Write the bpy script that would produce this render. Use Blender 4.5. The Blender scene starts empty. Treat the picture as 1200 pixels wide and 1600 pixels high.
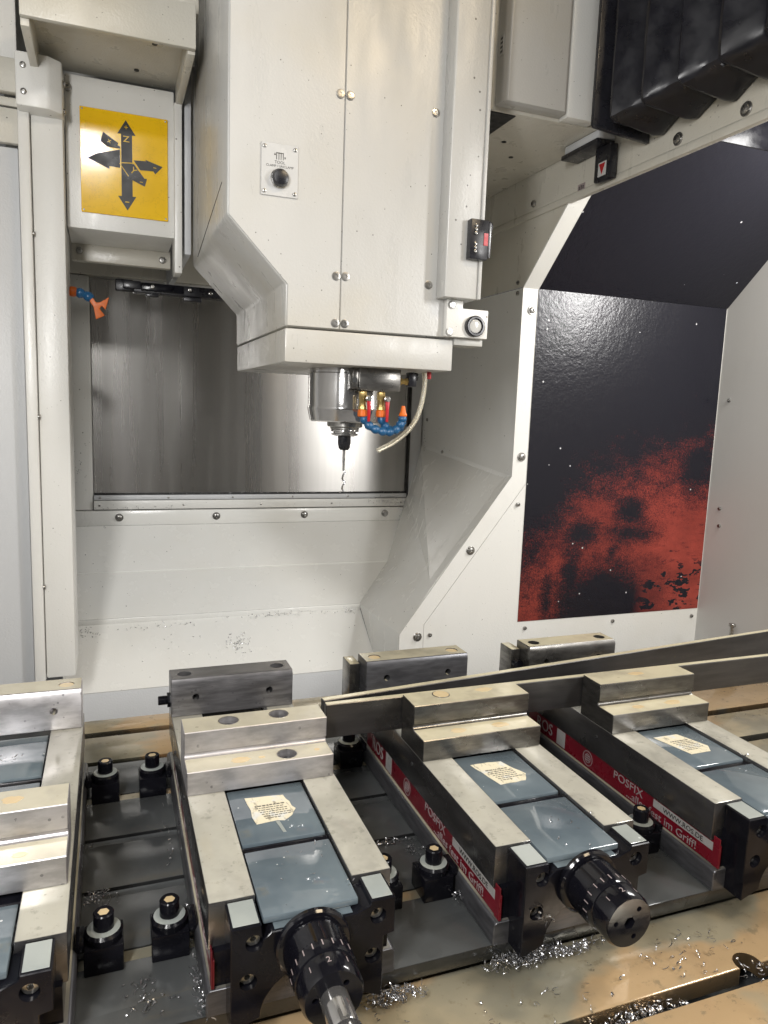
import bpy, bmesh, math, random
from mathutils import Vector, Matrix
random.seed(7)
S = bpy.context.scene
COL = S.collection
MM = 0.001

# ------------------------------------------------------------------ camera
PITCH, YAW, ROLL, FPX = 0.140983, 0.360605, 0.0369056, 1143.7
CAMZ = 0.3952
cp, sp, cy, sy = math.cos(PITCH), math.sin(PITCH), math.cos(YAW), math.sin(YAW)
fw = Vector((sy*cp, cy*cp, -sp)); r0 = Vector((cy, -sy, 0)); u0 = r0.cross(fw)
rr = r0*math.cos(ROLL) + u0*math.sin(ROLL); uu = -r0*math.sin(ROLL) + u0*math.cos(ROLL)
cam = bpy.data.cameras.new('camera')
cam.sensor_fit = 'VERTICAL'; cam.sensor_height = 24.0; cam.lens = FPX*24.0/1600.0
cam.clip_start = 0.01; cam.clip_end = 50
camo = bpy.data.objects.new('camera', cam); COL.objects.link(camo)
mw = Matrix((rr, uu, -fw)).transposed().to_4x4(); mw.translation = (0, 0, CAMZ)
camo.matrix_world = mw
S.camera = camo

# ------------------------------------------------------------------ light of the hall and the machine lamps
world = bpy.data.worlds.new('World'); S.world = world; world.use_nodes = True
bg = world.node_tree.nodes['Background']
bg.inputs[0].default_value = (1.0, 0.985, 0.95, 1); bg.inputs[1].default_value = 0.11

def area(name, loc, target, sx, sy_, watts, col=(1, 0.985, 0.965)):
    l = bpy.data.lights.new(name, 'AREA'); l.shape = 'RECTANGLE'; l.size = sx; l.size_y = sy_
    l.energy = watts; l.color = col
    o = bpy.data.objects.new(name, l); COL.objects.link(o); o.location = loc
    o.rotation_euler = (Vector(target) - Vector(loc)).to_track_quat('-Z', 'Y').to_euler()
    return o
area('machine_lamp', (-0.06, -0.24, 1.12), (0.25, 1.1, 0.10), 0.14, 0.08, 2.4)
area('machine_lamp', (-0.24, -0.04, 0.62), (0.30, 1.15, 0.10), 0.10, 0.34, 8.5)
area('machine_lamp', (1.045, 0.66, 0.66), (0.60, 0.95, 0.35), 0.10, 0.45, 8.0)
area('machine_lamp', (0.98, -0.20, 0.74), (0.20, 1.2, -0.02), 0.12, 0.36, 9.5)
area('hall_lamp', (0.60, 0.04, 1.12), (0.50, 0.50, 0.0), 0.34, 0.18, 4.8, (1, .80, .54))

vs = S.view_settings
vs.view_transform = 'Standard'; vs.look = 'None'; vs.gamma = 1; vs.exposure = -0.2; vs.use_curve_mapping = False

# ------------------------------------------------------------------ materials
class NT:
    def __init__(s, name):
        s.m = bpy.data.materials.new(name); s.m.use_nodes = True
        s.t = s.m.node_tree; s.n = s.t.nodes; s.b = s.n['Principled BSDF']
        g = s.n.new('ShaderNodeNewGeometry'); s.pos = g.outputs['Position']; s.nor = g.outputs['Normal']
        sx = s.n.new('ShaderNodeSeparateXYZ'); s.t.links.new(s.pos, sx.inputs[0])
        s.x, s.y, s.z = sx.outputs
    def link(s, a, b): s.t.links.new(a, b)
    def put(s, v, sock):
        if hasattr(v, 'is_linked'): s.link(v, sock)
        else: sock.default_value = v
    def math(s, op, a, b=0.0, c=None, clamp=False):
        n = s.n.new('ShaderNodeMath'); n.operation = op; n.use_clamp = clamp
        s.put(a, n.inputs[0]); s.put(b, n.inputs[1])
        if c is not None: s.put(c, n.inputs[2])
        return n.outputs[0]
    def ramp(s, v, a, b, lo=0.0, hi=1.0):
        n = s.n.new('ShaderNodeMapRange'); n.clamp = True; n.interpolation_type = 'SMOOTHSTEP'
        s.put(v, n.inputs[0])
        for i, q in enumerate((a, b, lo, hi)): s.put(q, n.inputs[i+1])
        return n.outputs[0]
    def noise(s, scale, stretch=(1, 1, 1), detail=3, rough=0.55, off=(0, 0, 0)):
        mp = s.n.new('ShaderNodeMapping'); mp.inputs['Scale'].default_value = stretch; mp.inputs['Location'].default_value = off
        s.link(s.pos, mp.inputs[0])
        n = s.n.new('ShaderNodeTexNoise'); n.inputs['Scale'].default_value = scale
        n.inputs['Detail'].default_value = detail; n.inputs['Roughness'].default_value = rough
        s.link(mp.outputs[0], n.inputs['Vector']); return n.outputs[0]
    def spots(s, scale, size, keep, off=(0, 0, 0), stretch=(1, 1, 1)):
        mp = s.n.new('ShaderNodeMapping'); mp.inputs['Location'].default_value = off; mp.inputs['Scale'].default_value = stretch
        s.link(s.pos, mp.inputs[0])
        v = s.n.new('ShaderNodeTexVoronoi'); v.inputs['Scale'].default_value = scale
        s.link(mp.outputs[0], v.inputs['Vector'])
        c = s.n.new('ShaderNodeSeparateColor'); s.link(v.outputs['Color'], c.inputs[0])
        size_v = s.math('MULTIPLY', c.outputs[1], size)
        d = s.math('LESS_THAN', v.outputs['Distance'], size_v)
        k = s.math('GREATER_THAN', c.outputs[0], keep)
        return s.math('MULTIPLY', d, k)
    def mix(s, f, a, b):
        n = s.n.new('ShaderNodeMix'); n.data_type = 'RGBA'; s.put(f, n.inputs[0])
        for q, i in ((a, 6), (b, 7)):
            if hasattr(q, 'is_linked'): s.link(q, n.inputs[i])
            else: n.inputs[i].default_value = (*q[:3], 1)
        return n.outputs[2]
    def bump(s, h, strength, dist=0.001):
        n = s.n.new('ShaderNodeBump'); n.inputs['Strength'].default_value = strength; n.inputs['Distance'].default_value = dist
        s.link(h, n.inputs['Height']); s.link(n.outputs[0], s.b.inputs['Normal'])
    def set(s, base=None, rough=None, metal=None, **k):
        if base is not None:
            if hasattr(base, 'is_linked'): s.link(base, s.b.inputs['Base Color'])
            else: s.b.inputs['Base Color'].default_value = (*base, 1)
        if rough is not None: s.put(rough, s.b.inputs['Roughness'])
        if metal is not None: s.put(metal, s.b.inputs['Metallic'])
        for q, v in k.items(): s.put(v, s.b.inputs[q.replace('_', ' ')])
        return s.m

def paint(name, col, rough=0.38, peel=0.35, stain=0.12, dots=True, stain_col=(0.42, 0.35, 0.2), peel_scale=420):
    t = NT(name)
    n = t.noise(5, detail=5); n2 = t.noise(38, (1, 1, .25), 4)
    a = t.mix(t.math('MULTIPLY', t.ramp(n, .42, .75), stain), col, stain_col)
    a = t.mix(t.math('MULTIPLY', t.ramp(n2, .5, .8), .10), a, tuple(c*.78 for c in col))
    if dots:
        a = t.mix(t.math('MULTIPLY', t.spots(70, .085, .38), .8), a, (.05, .045, .04))
        a = t.mix(t.math('MULTIPLY', t.spots(170, .12, .66, (3, 1, 2)), .65), a, (.09, .08, .06))
    t.bump(t.noise(peel_scale, detail=1), peel, 0.0006)
    return t.set(a, t.ramp(n2, .3, .8, rough-.08, rough+.12))

WHITE = paint('white_enamel', (.66, .655, .625), .36)
WHITE_WET = paint('white_enamel_wet', (.72, .717, .685), .22, .15, .10)
HEADP = paint('head_enamel', (.45, .447, .43), .34, .25, .3)
CREAM = paint('cream_enamel', (.53, .51, .45), .34, .45, .25)
GREYP = paint('grey_enamel', (.52, .53, .54), .4, .4, .05, False)
RIGHTP = paint('door_enamel', (.52, .515, .50), .4, .2, .05, False)

def metal(name, col, rough, stretch=(1, 1, 1), scale=60, var=.5, film=None, film_amt=.0, pits=False, specks=False, film2=None, lit_zones=False, metallic=.9, film_rough=.12):
    t = NT(name)
    n = t.noise(scale, stretch, 5, .6); n2 = t.noise(14, detail=4)
    dark = tuple(c*(1-var) for c in col)
    a = t.mix(t.ramp(n, .32, .68), dark, col)
    a = t.mix(t.math('MULTIPLY', t.ramp(n2, .45, .7), .45), a, tuple(c*.7 for c in col))
    if pits: a = t.mix(t.math('MULTIPLY', t.math('MULTIPLY', t.spots(240, .38, .80), t.ramp(t.noise(60, detail=3), .45, .55)), .6), a, (.12, .12, .13))
    r = t.ramp(n2, .3, .75, rough*.75, rough*1.35)
    m = metallic
    if film:
        nz = t.n.new('ShaderNodeSeparateXYZ'); t.link(t.nor, nz.inputs[0])
        wet = t.math('MULTIPLY', t.ramp(nz.outputs[2], .9, .98), t.ramp(t.noise(22, detail=4, off=(4, 2, 0)), .3, .5, film_amt*.82, film_amt))  # coolant film on upward faces; its cream also paints in warm top light
        a = t.mix(wet, a, t.mix(t.ramp(t.noise(30, detail=5), .4, .62), film, tuple(c*.9 for c in film)))
        if film2: a = t.mix(t.math('MULTIPLY', t.ramp(t.noise(4.5, (.7, 1, 1), 4, .6, (2, 7, 0)), .40, .62), .8), a, film2)  # grey-olive variation, partly table reflections painted into the colour
        a = t.mix(t.math('MULTIPLY', t.spots(75, .16, .86, (1, 5, 0)), .35), a, tuple(c*.35 for c in film))
        if lit_zones:  # orange and olive patches put lit and reflected tones into the table colour
            zone_n = t.noise(5.5, (.9, 1.2, 1), 4, .5, (3.1, .4, 0))
            a = t.mix(t.math('MULTIPLY', t.ramp(zone_n, .50, .56), .75), a, (.48, .32, .165))
            a = t.mix(t.math('MULTIPLY', t.ramp(zone_n, .46, .40), .6), a, (.15, .15, .122))
        if specks:
            a = t.mix(t.math('MULTIPLY', t.ramp(t.noise(95, detail=5, rough=.7), .56, .68), .55), a, tuple(c*.45 for c in film))
            a = t.mix(t.math('MULTIPLY', t.spots(210, .2, .75), .5), a, tuple(c*.4 for c in film))
        m = t.math('MULTIPLY', t.math('SUBTRACT', 1.0, wet), metallic)
        r = t.math('ADD', t.math('MULTIPLY', t.math('SUBTRACT', 1.0, wet), r), t.math('MULTIPLY', wet, film_rough))
    t.bump(n, .08, .0004)
    return t.set(a, r, m)

STEEL = metal('ground_steel', (.22, .212, .20), .27, (1, 1, 4), 55, .4, (.56, .51, .36), .92)
STEEL_L = metal('scuffed_steel', (.62, .60, .61), .42, (1, 1, 3), 50, .3, (.54, .50, .37), .85, True)
STEEL_D = metal('oiled_steel', (.10, .10, .108), .34, (1, 1, 5), 45, .4, (.48, .44, .32), .85, metallic=.5)
STEEL_M = metal('stained_steel', (.27, .265, .275), .34, (.5, 1, 4), 60, .45, (.20, .195, .18), .5, True, metallic=.8)
RAIL = metal('rail_steel', (.20, .195, .20), .28, (1, .3, 1), 60, .35, (.47, .455, .385), .85, specks=True)
BAR = metal('bar_steel', (.16, .155, .155), .34, (.3, 1, 3), 40, .25, (.60, .55, .38), .9)
TABLE = metal('table_steel', (.36, .34, .29), .28, (.4, 1, 1), 30, .3, (.42, .35, .22), .85, specks=True, film2=(.26, .245, .185), film_rough=.09, lit_zones=True)
PLATE = metal('plate_steel', (.11, .113, .115), .28, (1, 1, 1), 40, .3, (.082, .087, .088), .85)
CHROME = metal('polished_steel', (.58, .57, .56), .12, (1, 1, .2), 20, .25)
SCREW = metal('screw_steel', (.42, .41, .39), .28, var=.4)
CHIP = metal('aluminium_chip', (.60, .60, .62), .25, var=.3)
BRASS = metal('brass', (.55, .40, .16), .3, var=.3)

def plain(name, col, rough, var=.25, scale=40, bump=.05, bscale=200, metallic=0., **k):
    t = NT(name)
    a = t.mix(t.ramp(t.noise(scale, detail=4), .35, .7), col, tuple(c*(1-var) for c in col))
    if bump: t.bump(t.noise(bscale, detail=2), bump, .0006)
    return t.set(a, t.ramp(t.noise(scale*1.7, detail=3), .3, .7, rough*.75, rough*1.3), metallic, **k)

BLACK = plain('black_oxide', (.007, .007, .010), .16, .4, 50, .05, 260, Specular_IOR_Level=.2)
GLOSSB = plain('polished_black', (.006, .006, .009), .11, .3, 50, .03, 260, Specular_IOR_Level=.5)
BLACKP = plain('black_plastic', (.014, .014, .018), .3, .3)
RUBBER = plain('black_bellows_fabric', (.006, .006, .010), .34, .3, 30, .15, 35, Specular_IOR_Level=.35)
ROOFBLOCK = plain('dark_light_block', (.12, .115, .105), .5)
DARK = plain('dark_recess', (.02, .02, .02), .6)
BLUEP = plain('blue_plastic', (.012, .085, .20), .28, .2)
ORANGE = plain('orange_plastic', (.62, .125, .006), .45, .15)
REDP = plain('red_plastic', (.40, .008, .014), .35, .15)
LABEL = plain('red_label', (.15, .006, .015), .3, .3, 25)
SILVER = plain('silver_print', (.33, .32, .31), .35, .15)
GREYTX = plain('grey_print', (.30, .25, .25), .4, .15)
INK2 = plain('faded_ink', (.12, .11, .09), .5)
INK = plain('black_ink', (.02, .02, .02), .35, .2)
YELLOWTX = plain('yellow_print', (.66, .42, .02), .2, .1)
PLATEW = plain('clear_plate', (.50, .50, .49), .22, .08, bump=0)
LAMPGLASS = plain('lens_glass', (.50, .50, .48), .1, .1)
TUBE = NT('clear_tube').set((.85, .80, .66), .12, 0., Transmission_Weight=.75, IOR=1.4)

def film(name, col, dark):
    t = NT(name)
    a = t.mix(t.ramp(t.noise(16, detail=4), .3, .72), col, dark)
    a = t.mix(t.math('MULTIPLY', t.spots(150, .16, .78), .8), a, (.6, .63, .63))
    t.bump(t.noise(26, detail=2), .05, .001)
    return t.set(a, .07, 0., Coat_Weight=.6, Coat_Roughness=.03)
FILM = film('milky_coolant', (.135, .168, .188), (.085, .11, .13))
FILM2 = film('pale_coolant', (.33, .355, .335), (.26, .285, .275))
PEACH = film('pooled_coolant', (.62, .50, .30), (.58, .44, .25))

def yellow_sign():
    t = NT('yellow_sign_paint')
    a = t.mix(t.ramp(t.noise(20, detail=4), .35, .7), (.82, .50, .008), (.74, .44, .006))
    w = t.noise(36, (1, 1, 1), 6, .7)
    a = t.mix(t.math('MULTIPLY', t.ramp(t.math('ABSOLUTE', t.math('SUBTRACT', w, .5)), .012, .0), .22), a, (.2, .08, .01))
    t.bump(t.noise(8, detail=3), .2, .002)
    return t.set(a, .16, 0., Coat_Weight=.5, Coat_Roughness=.08)
YELLOW = yellow_sign()

def stainless():
    t = NT('brushed_stainless')
    st = t.noise(34, (1, 1, .035), 5, .6); br = t.noise(900, (.02, 1, 1), 2)
    n2 = t.noise(7, (1, 1, .3), 4)
    a = t.mix(t.ramp(st, .38, .66), (.48, .465, .445), (.43, .42, .40))
    a = t.mix(t.math('MULTIPLY', t.ramp(n2, .45, .7), .35), a, (.36, .35, .34))
    low = t.math('MULTIPLY', t.ramp(t.z, .40, .24), t.ramp(t.x, .22, .02))
    a = t.mix(t.math('MULTIPLY', t.math('MULTIPLY', t.spots(120, .16, .55), low), .8), a, (.75, .75, .75))
    t.bump(t.noise(2.2, (.35, 1, 2.2), 2), .12, .012)
    tg = t.n.new('ShaderNodeTangent'); tg.direction_type = 'RADIAL'; tg.axis = 'Z'
    t.link(tg.outputs[0], t.b.inputs['Tangent'])
    return t.set(a, t.ramp(st, .3, .75, .26, .33), 1., Anisotropic=.85, Anisotropic_Rotation=.25)
STAIN = stainless()

def poster():
    t = NT('poster_print')
    u = t.math('DIVIDE', t.math('SUBTRACT', t.x, .665), .398); v = t.math('DIVIDE', t.math('SUBTRACT', t.z, .033), .566)
    big = t.noise(9, (1, 1, 1.6), 5, .6); mid = t.noise(34, (.8, 1, 1.4), 4, .65); grain = t.noise(420, detail=2, rough=.7)
    fle = t.noise(44, (.8, 1, 1.5), 3, .6, (5, 0, 3))
    top = t.math('ADD', .17, t.math('ADD', t.ramp(u, .02, .36, 0, .25), t.ramp(u, .4, .85, 0, .08)))
    f = t.math('MULTIPLY', t.math('SUBTRACT', top, v), 2.6)
    def ell(cu, cv, ru, rv, k=1.0):
        du = t.math('DIVIDE', t.math('SUBTRACT', u, cu), ru); dv = t.math('DIVIDE', t.math('SUBTRACT', v, cv), rv)
        d = t.math('SQRT', t.math('ADD', t.math('MULTIPLY', du, du), t.math('MULTIPLY', dv, dv)))
        return t.math('MULTIPLY', t.math('SUBTRACT', d, 1.0), k)
    for e in ((.44, .03, .27, .15, .9), (.55, .34, .075, .055, .5), (.54, .275, .12, .035, .5), (.26, .1, .05, .17, .35), (.93, .50, .12, .10, .6), (.30, .27, .09, .045, .5), (.14, .05, .03, .07, .35)):
        f = t.math('MINIMUM', f, ell(*e))
    # slanting dark streak from the middle figure to the bottom
    lu = t.math('SUBTRACT', u, t.math('ADD', .36, t.math('MULTIPLY', v, .55)))
    seg = t.math('ADD', t.math('SUBTRACT', t.math('MULTIPLY', t.math('ABSOLUTE', lu), 9.), .16), t.ramp(v, .22, .30, 0, 2))
    f = t.math('MINIMUM', f, seg)
    f = t.math('ADD', f, t.math('MULTIPLY', t.math('SUBTRACT', big, .5), .7))
    f = t.math('ADD', f, t.math('MULTIPLY', t.math('SUBTRACT', mid, .5), .9))
    f = t.math('ADD', f, t.math('MULTIPLY', t.math('SUBTRACT', grain, .5), 1.3))
    red = t.ramp(f, -.25, .34)
    # hard flecks in the lower right corner
    corner = t.math('MULTIPLY', t.ramp(u, .60, .70), t.ramp(v, .20, .14))
    hard = t.math('GREATER_THAN', fle, t.math('ADD', .435, t.math('MULTIPLY', t.math('SUBTRACT', grain, .5), .06)))
    red = t.math('ADD', t.math('MULTIPLY', t.math('SUBTRACT', 1., corner), red), t.math('MULTIPLY', corner, hard))
    scr = t.noise(60, (.5, 1, 2.2), 5, .7, (1, 0, 8))
    rc = t.mix(t.ramp(big, .35, .65), (.29, .048, .034), (.19, .032, .024))
    rc = t.mix(t.math('MULTIPLY', t.ramp(scr, .5, .66), .35), rc, (.09, .016, .016))
    red = t.math('MULTIPLY', red, t.ramp(scr, .70, .60))
    rc = t.mix(t.math('MULTIPLY', t.ramp(f, .75, .0), .62), rc, (.05, .010, .012))
    a = t.mix(red, (.008, .008, .013), rc)
    a = t.mix(t.math('MULTIPLY', t.spots(48, .09, .8), .9), a, (.55, .55, .55))
    h = t.math('ADD', t.noise(70, detail=4, rough=.6), t.math('MULTIPLY', t.noise(260, detail=2), .5))
    t.bump(h, .45, .0014)
    return t.set(a, .22, 0., Specular_IOR_Level=.42)
POSTER = poster()
def sticker():
    t = NT('worn_sticker')
    n = t.noise(260, (1, .35, 1), 4, .7); e = t.noise(70, detail=5)
    a = t.mix(t.ramp(n, .52, .66), (.68, .62, .46), (.30, .27, .2))
    a = t.mix(t.ramp(e, .52, .66), a, (.62, .62, .58))
    return t.set(a, .3)
STICKER = sticker()

# ------------------------------------------------------------------ mesh helpers (millimetres in, metres out)
class B:
    def __init__(s): s.bm = bmesh.new()
    def _merge(s, b, bev=0, seg=2):
        if bev:
            ed = [e for e in b.edges if len(e.link_faces) == 2 and e.calc_face_angle(0) > .5]
            bmesh.ops.bevel(b, geom=ed, offset=bev, segments=seg, profile=.5, affect='EDGES', clamp_overlap=True)
        me = bpy.data.meshes.new('tmp'); b.to_mesh(me); b.free(); s.bm.from_mesh(me); bpy.data.meshes.remove(me)
        return s
    def box(s, x0, x1, y0, y1, z0, z1, bev=0, seg=2):
        b = bmesh.new(); bmesh.ops.create_cube(b, size=1)
        for v in b.verts:
            v.co = Vector(((x0+x1)/2+v.co.x*(x1-x0), (y0+y1)/2+v.co.y*(y1-y0), (z0+z1)/2+v.co.z*(z1-z0)))
        return s._merge(b, bev, seg)
    def prism(s, poly, axis, a0, a1, bev=0, seg=2):
        b = bmesh.new()
        def mk(p, a):
            return {'x': (a, p[0], p[1]), 'y': (p[0], a, p[1]), 'z': (p[0], p[1], a)}[axis]
        v0 = [b.verts.new(mk(p, a0)) for p in poly]; v1 = [b.verts.new(mk(p, a1)) for p in poly]
        n = len(poly)
        b.faces.new(v0); b.faces.new(v1[::-1])
        for i in range(n): b.faces.new((v0[i], v1[i], v1[(i+1) % n], v0[(i+1) % n]))
        bmesh.ops.recalc_face_normals(b, faces=b.faces)
        return s._merge(b, bev, seg)
    def lathe(s, prof, org, axis, seg=32, fn=None, cap=True):
        """prof: (radius, height) along axis"""
        ax = Vector(axis).normalized(); q = ax.to_track_quat('Z', 'Y'); b = bmesh.new(); rings = []
        for j, (r, h) in enumerate(prof):
            ring = []
            for i in range(seg):
                a = 2*math.pi*i/seg; r2 = fn(i, j, r) if fn else r
                ring.append(b.verts.new(Vector(org) + q @ Vector((r2*math.cos(a), r2*math.sin(a), h))))
            rings.append(ring)
        for A, C in zip(rings, rings[1:]):
            for i in range(seg):
                b.faces.new((A[i], A[(i+1) % seg], C[(i+1) % seg], C[i]))
        if cap: b.faces.new(rings[0][::-1]); b.faces.new(rings[-1])
        bmesh.ops.recalc_face_normals(b, faces=b.faces)
        return s._merge(b)
    def cyl(s, org, axis, r, h, seg=24, ch=0):
        if ch: return s.lathe([(r-ch, 0), (r, ch), (r, h-ch), (r-ch, h)], org, axis, seg)
        return s.lathe([(r, 0), (r, h)], org, axis, seg)
    def tube(s, pts, r, seg=10, cap=True):
        P = [Vector(p) for p in pts]; b = bmesh.new(); rings = []
        up = Vector((0.13, .9, .2))
        for i, p in enumerate(P):
            d = (P[min(i+1, len(P)-1)] - P[max(i-1, 0)]).normalized()
            a = d.cross(up).normalized(); c = d.cross(a)
            rings.append([b.verts.new(p + (a*math.cos(2*math.pi*k/seg)+c*math.sin(2*math.pi*k/seg))*r) for k in range(seg)])
        for A, C in zip(rings, rings[1:]):
            for k in range(seg): b.faces.new((A[k], A[(k+1) % seg], C[(k+1) % seg], C[k]))
        if cap: b.faces.new(rings[0][::-1]); b.faces.new(rings[-1])
        bmesh.ops.recalc_face_normals(b, faces=b.faces)
        return s._merge(b)
    def sheet(s, pts, thick, back):
        """a plate: polygon pts, given thickness towards direction back"""
        b = bmesh.new(); bk = Vector(back)*thick
        v0 = [b.verts.new(p) for p in pts]; v1 = [b.verts.new(Vector(p)+bk) for p in pts]; n = len(pts)
        b.faces.new(v0); b.faces.new(v1[::-1])
        for i in range(n): b.faces.new((v0[i], v1[i], v1[(i+1) % n], v0[(i+1) % n]))
        bmesh.ops.recalc_face_normals(b, faces=b.faces)
        bmesh.ops.triangulate(b, faces=[f for f in b.faces if len(f.verts) > 4])
        return s._merge(b)
    def mesh(s, name='part', smooth=35):
        me = bpy.data.meshes.new(name); bmesh.ops.scale(s.bm, vec=(MM,)*3, verts=s.bm.verts)
        s.bm.to_mesh(me); s.bm.free()
        if smooth: me.shade_smooth(); me.set_sharp_from_angle(angle=math.radians(smooth))
        return me

def cut(b, cutters, name='part'):
    """boolean: holes bored into a part"""
    me = b.mesh(name); cm = cutters.mesh('cutter')
    o = bpy.data.objects.new('tmp', me); c = bpy.data.objects.new('tmpc', cm); COL.objects.link(o); COL.objects.link(c)
    m = o.modifiers.new('b', 'BOOLEAN'); m.object = c; m.operation = 'DIFFERENCE'; m.solver = 'EXACT'
    dg = bpy.context.evaluated_depsgraph_get(); dg.update()
    out = bpy.data.meshes.new_from_object(o.evaluated_get(dg))
    bpy.data.objects.remove(o); bpy.data.objects.remove(c); bpy.data.meshes.remove(cm)
    out.name = name; out.shade_smooth(); out.set_sharp_from_angle(angle=math.radians(30))
    return out

def text_mesh(txt, size, depth=.25, sx=1.0):
    cu = bpy.data.curves.new('t', 'FONT'); cu.body = txt; cu.size = size*MM; cu.extrude = depth*MM*.5
    cu.align_x = 'CENTER'; cu.align_y = 'CENTER'; cu.resolution_u = 3
    o = bpy.data.objects.new('t', cu); COL.objects.link(o); o.scale = (sx, 1, 1)
    dg = bpy.context.evaluated_depsgraph_get(); dg.update()
    me = bpy.data.meshes.new_from_object(o.evaluated_get(dg)); bpy.data.objects.remove(o)
    me.transform(Matrix.Diagonal((sx, 1, 1, 1)))
    return me

# ------------------------------------------------------------------ object helpers
def root(name, label, cat, at=(0, 0, 0), group=None):
    o = bpy.data.objects.new(name, None); COL.objects.link(o); o.empty_display_size = .02
    o.location = Vector(at)*MM; o['label'] = label; o['category'] = cat
    if group: o['group'] = group
    return o
def world_loc(o):
    v = Vector(o.location)
    while o.parent: o = o.parent; v += Vector(o.location)
    return v
def part(name, me, mat, parent, label=None, kind=None):
    """child whose mesh is given in scene coordinates"""
    if isinstance(me, B): me = me.mesh(name)
    if not me.materials: me.materials.append(mat)
    o = bpy.data.objects.new(name, me); COL.objects.link(o); o.parent = parent
    o.location = -world_loc(parent)
    if label: o['label'] = label
    if kind: o['kind'] = kind
    return o
def inst(name, me, mat, parent, at, rot=None):
    """child sharing mesh data, placed at a scene position"""
    if not me.materials: me.materials.append(mat)
    o = bpy.data.objects.new(name, me); COL.objects.link(o); o.parent = parent
    if me.materials[0] is not mat: o.material_slots[0].link = 'OBJECT'; o.material_slots[0].material = mat
    o.location = Vector(at)*MM - world_loc(parent)
    if rot is not None: o.rotation_euler = rot
    return o
def thing(name, me, mat, label, cat, group=None):
    if isinstance(me, B): me = me.mesh(name)
    me.materials.append(mat)
    o = bpy.data.objects.new(name, me); COL.objects.link(o); o['label'] = label; o['category'] = cat
    if group: o['group'] = group
    return o
def struct(name, me, mat, label=None):
    if isinstance(me, B): me = me.mesh(name)
    me.materials.append(mat)
    o = bpy.data.objects.new(name, me); COL.objects.link(o); o['kind'] = 'structure'
    if label: o['label'] = label
    return o
RX = math.pi/2
FRONT = (RX, 0, 0)             # mesh +Z -> scene -Y (towards the door)
LEFT = (0, -RX, 0)             # mesh +Z -> scene -X
TXT_LEFT = Matrix(((0, 0, -1), (-1, 0, 0), (0, 1, 0))).to_euler()   # text read on a face that looks to -X

def screw_mesh(r, h, dome=True, socket=True):
    b = B(); p = [(r, 0), (r, h*.45), (r*.88, h*.85), (r*.55, h)] if dome else [(r, 0), (r, h*.9), (r*.92, h)]
    b.lathe(p, (0, 0, 0), (0, 0, 1), 20)
    if not socket: return b.mesh('screw')
    c = B(); c.cyl((0, 0, h*.35), (0, 0, 1), r*.42, h, 6)
    return cut(b, c, 'screw')
BTN = screw_mesh(5.2, 4.2); BTN_S = screw_mesh(3.6, 3); FLATS = screw_mesh(4.6, 1.0, False); CAPS = screw_mesh(6.3, 13, False); TINY = screw_mesh(2.0, 1.6)
WASHER = B().lathe([(7.5, 0), (7.5, 1.3), (7.1, 1.6)], (0, 0, 0), (0, 0, 1), 24).mesh('washer')
for m_ in (BTN, BTN_S, FLATS, TINY, WASHER): m_.materials.append(SCREW)
CAPS.materials.append(BLACK)
def bolts(parent, pts, rot=FRONT, me=None, washer=False):
    for p in pts:
        if washer:
            inst('washer', WASHER, SCREW, parent, p, rot)
            d = {'F': Vector((0, -1.3, 0)), 'L': Vector((-1.3, 0, 0))}['F' if rot == FRONT else 'L']
            inst('bolt', me or BTN, SCREW, parent, Vector(p)+d, rot)
        else: inst('bolt', me or BTN, SCREW, parent, p, rot)

# ================================================================== SETTING: the enclosure
YP = 1080; XS = 636
# back wall round the stainless shutter, and the ledge under it
wb = struct('wall_back', B().box(-160, 660, 1480, 1486, 150, 1150), WHITE)
part('ledge', B().box(-75, 632, 1462, 1480, 155, 184, 2), WHITE_WET, wb)
bolts(wb, [(14.5, 1462, 171), (196, 1462, 171), (375, 1462, 171), (553, 1462, 171)], washer=True)
part('frame_strip', B().box(-75, -31, 1470, 1480, 185, 612, 1.5), WHITE, wb)
part('frame_strip', B().box(606, 633, 1466, 1480, 200, 700, 1.5), GREYP, wb)
part('frame_header', B().box(-75, 633, 1468, 1480, 614, 760, 1.5), CREAM, wb)
# folded chute panels below the ledge
ch = struct('chute_back', B().sheet([(-75, 1463, 155), (588, 1463, 155), (533, 1382, 84), (-75, 1382, 84)], 3, (0, .5, -.8)), WHITE_WET)
part('panel', B().sheet([(-75, 1382, 84), (533, 1382, 84), (443, 1291, 22), (-75, 1291, 22)], 3, (0, .3, -.9)), WHITE_WET, ch)
part('crease', B().prism([(1384, 85), (1380.4, 85.8), (1378.6, 82.6), (1382, 82)], 'x', -75, 532, .5, 1), WHITE_WET, ch)
part('lip', B().box(-75, 444, 1286, 1290.5, 14, 24, 1.2), WHITE_WET, ch)
part('panel', B().sheet([(-75, 1288, 16), (443, 1288, 16), (443, 1180, -63), (-75, 1180, -63)], 3, (0, .5, -.8)), WHITE_WET, ch)
part('panel', B().sheet([(-200, 1181, -64), (900, 1181, -64), (900, 1160, -160), (-200, 1160, -160)], 3, (0, .9, 0)), GREYP, ch)
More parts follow.
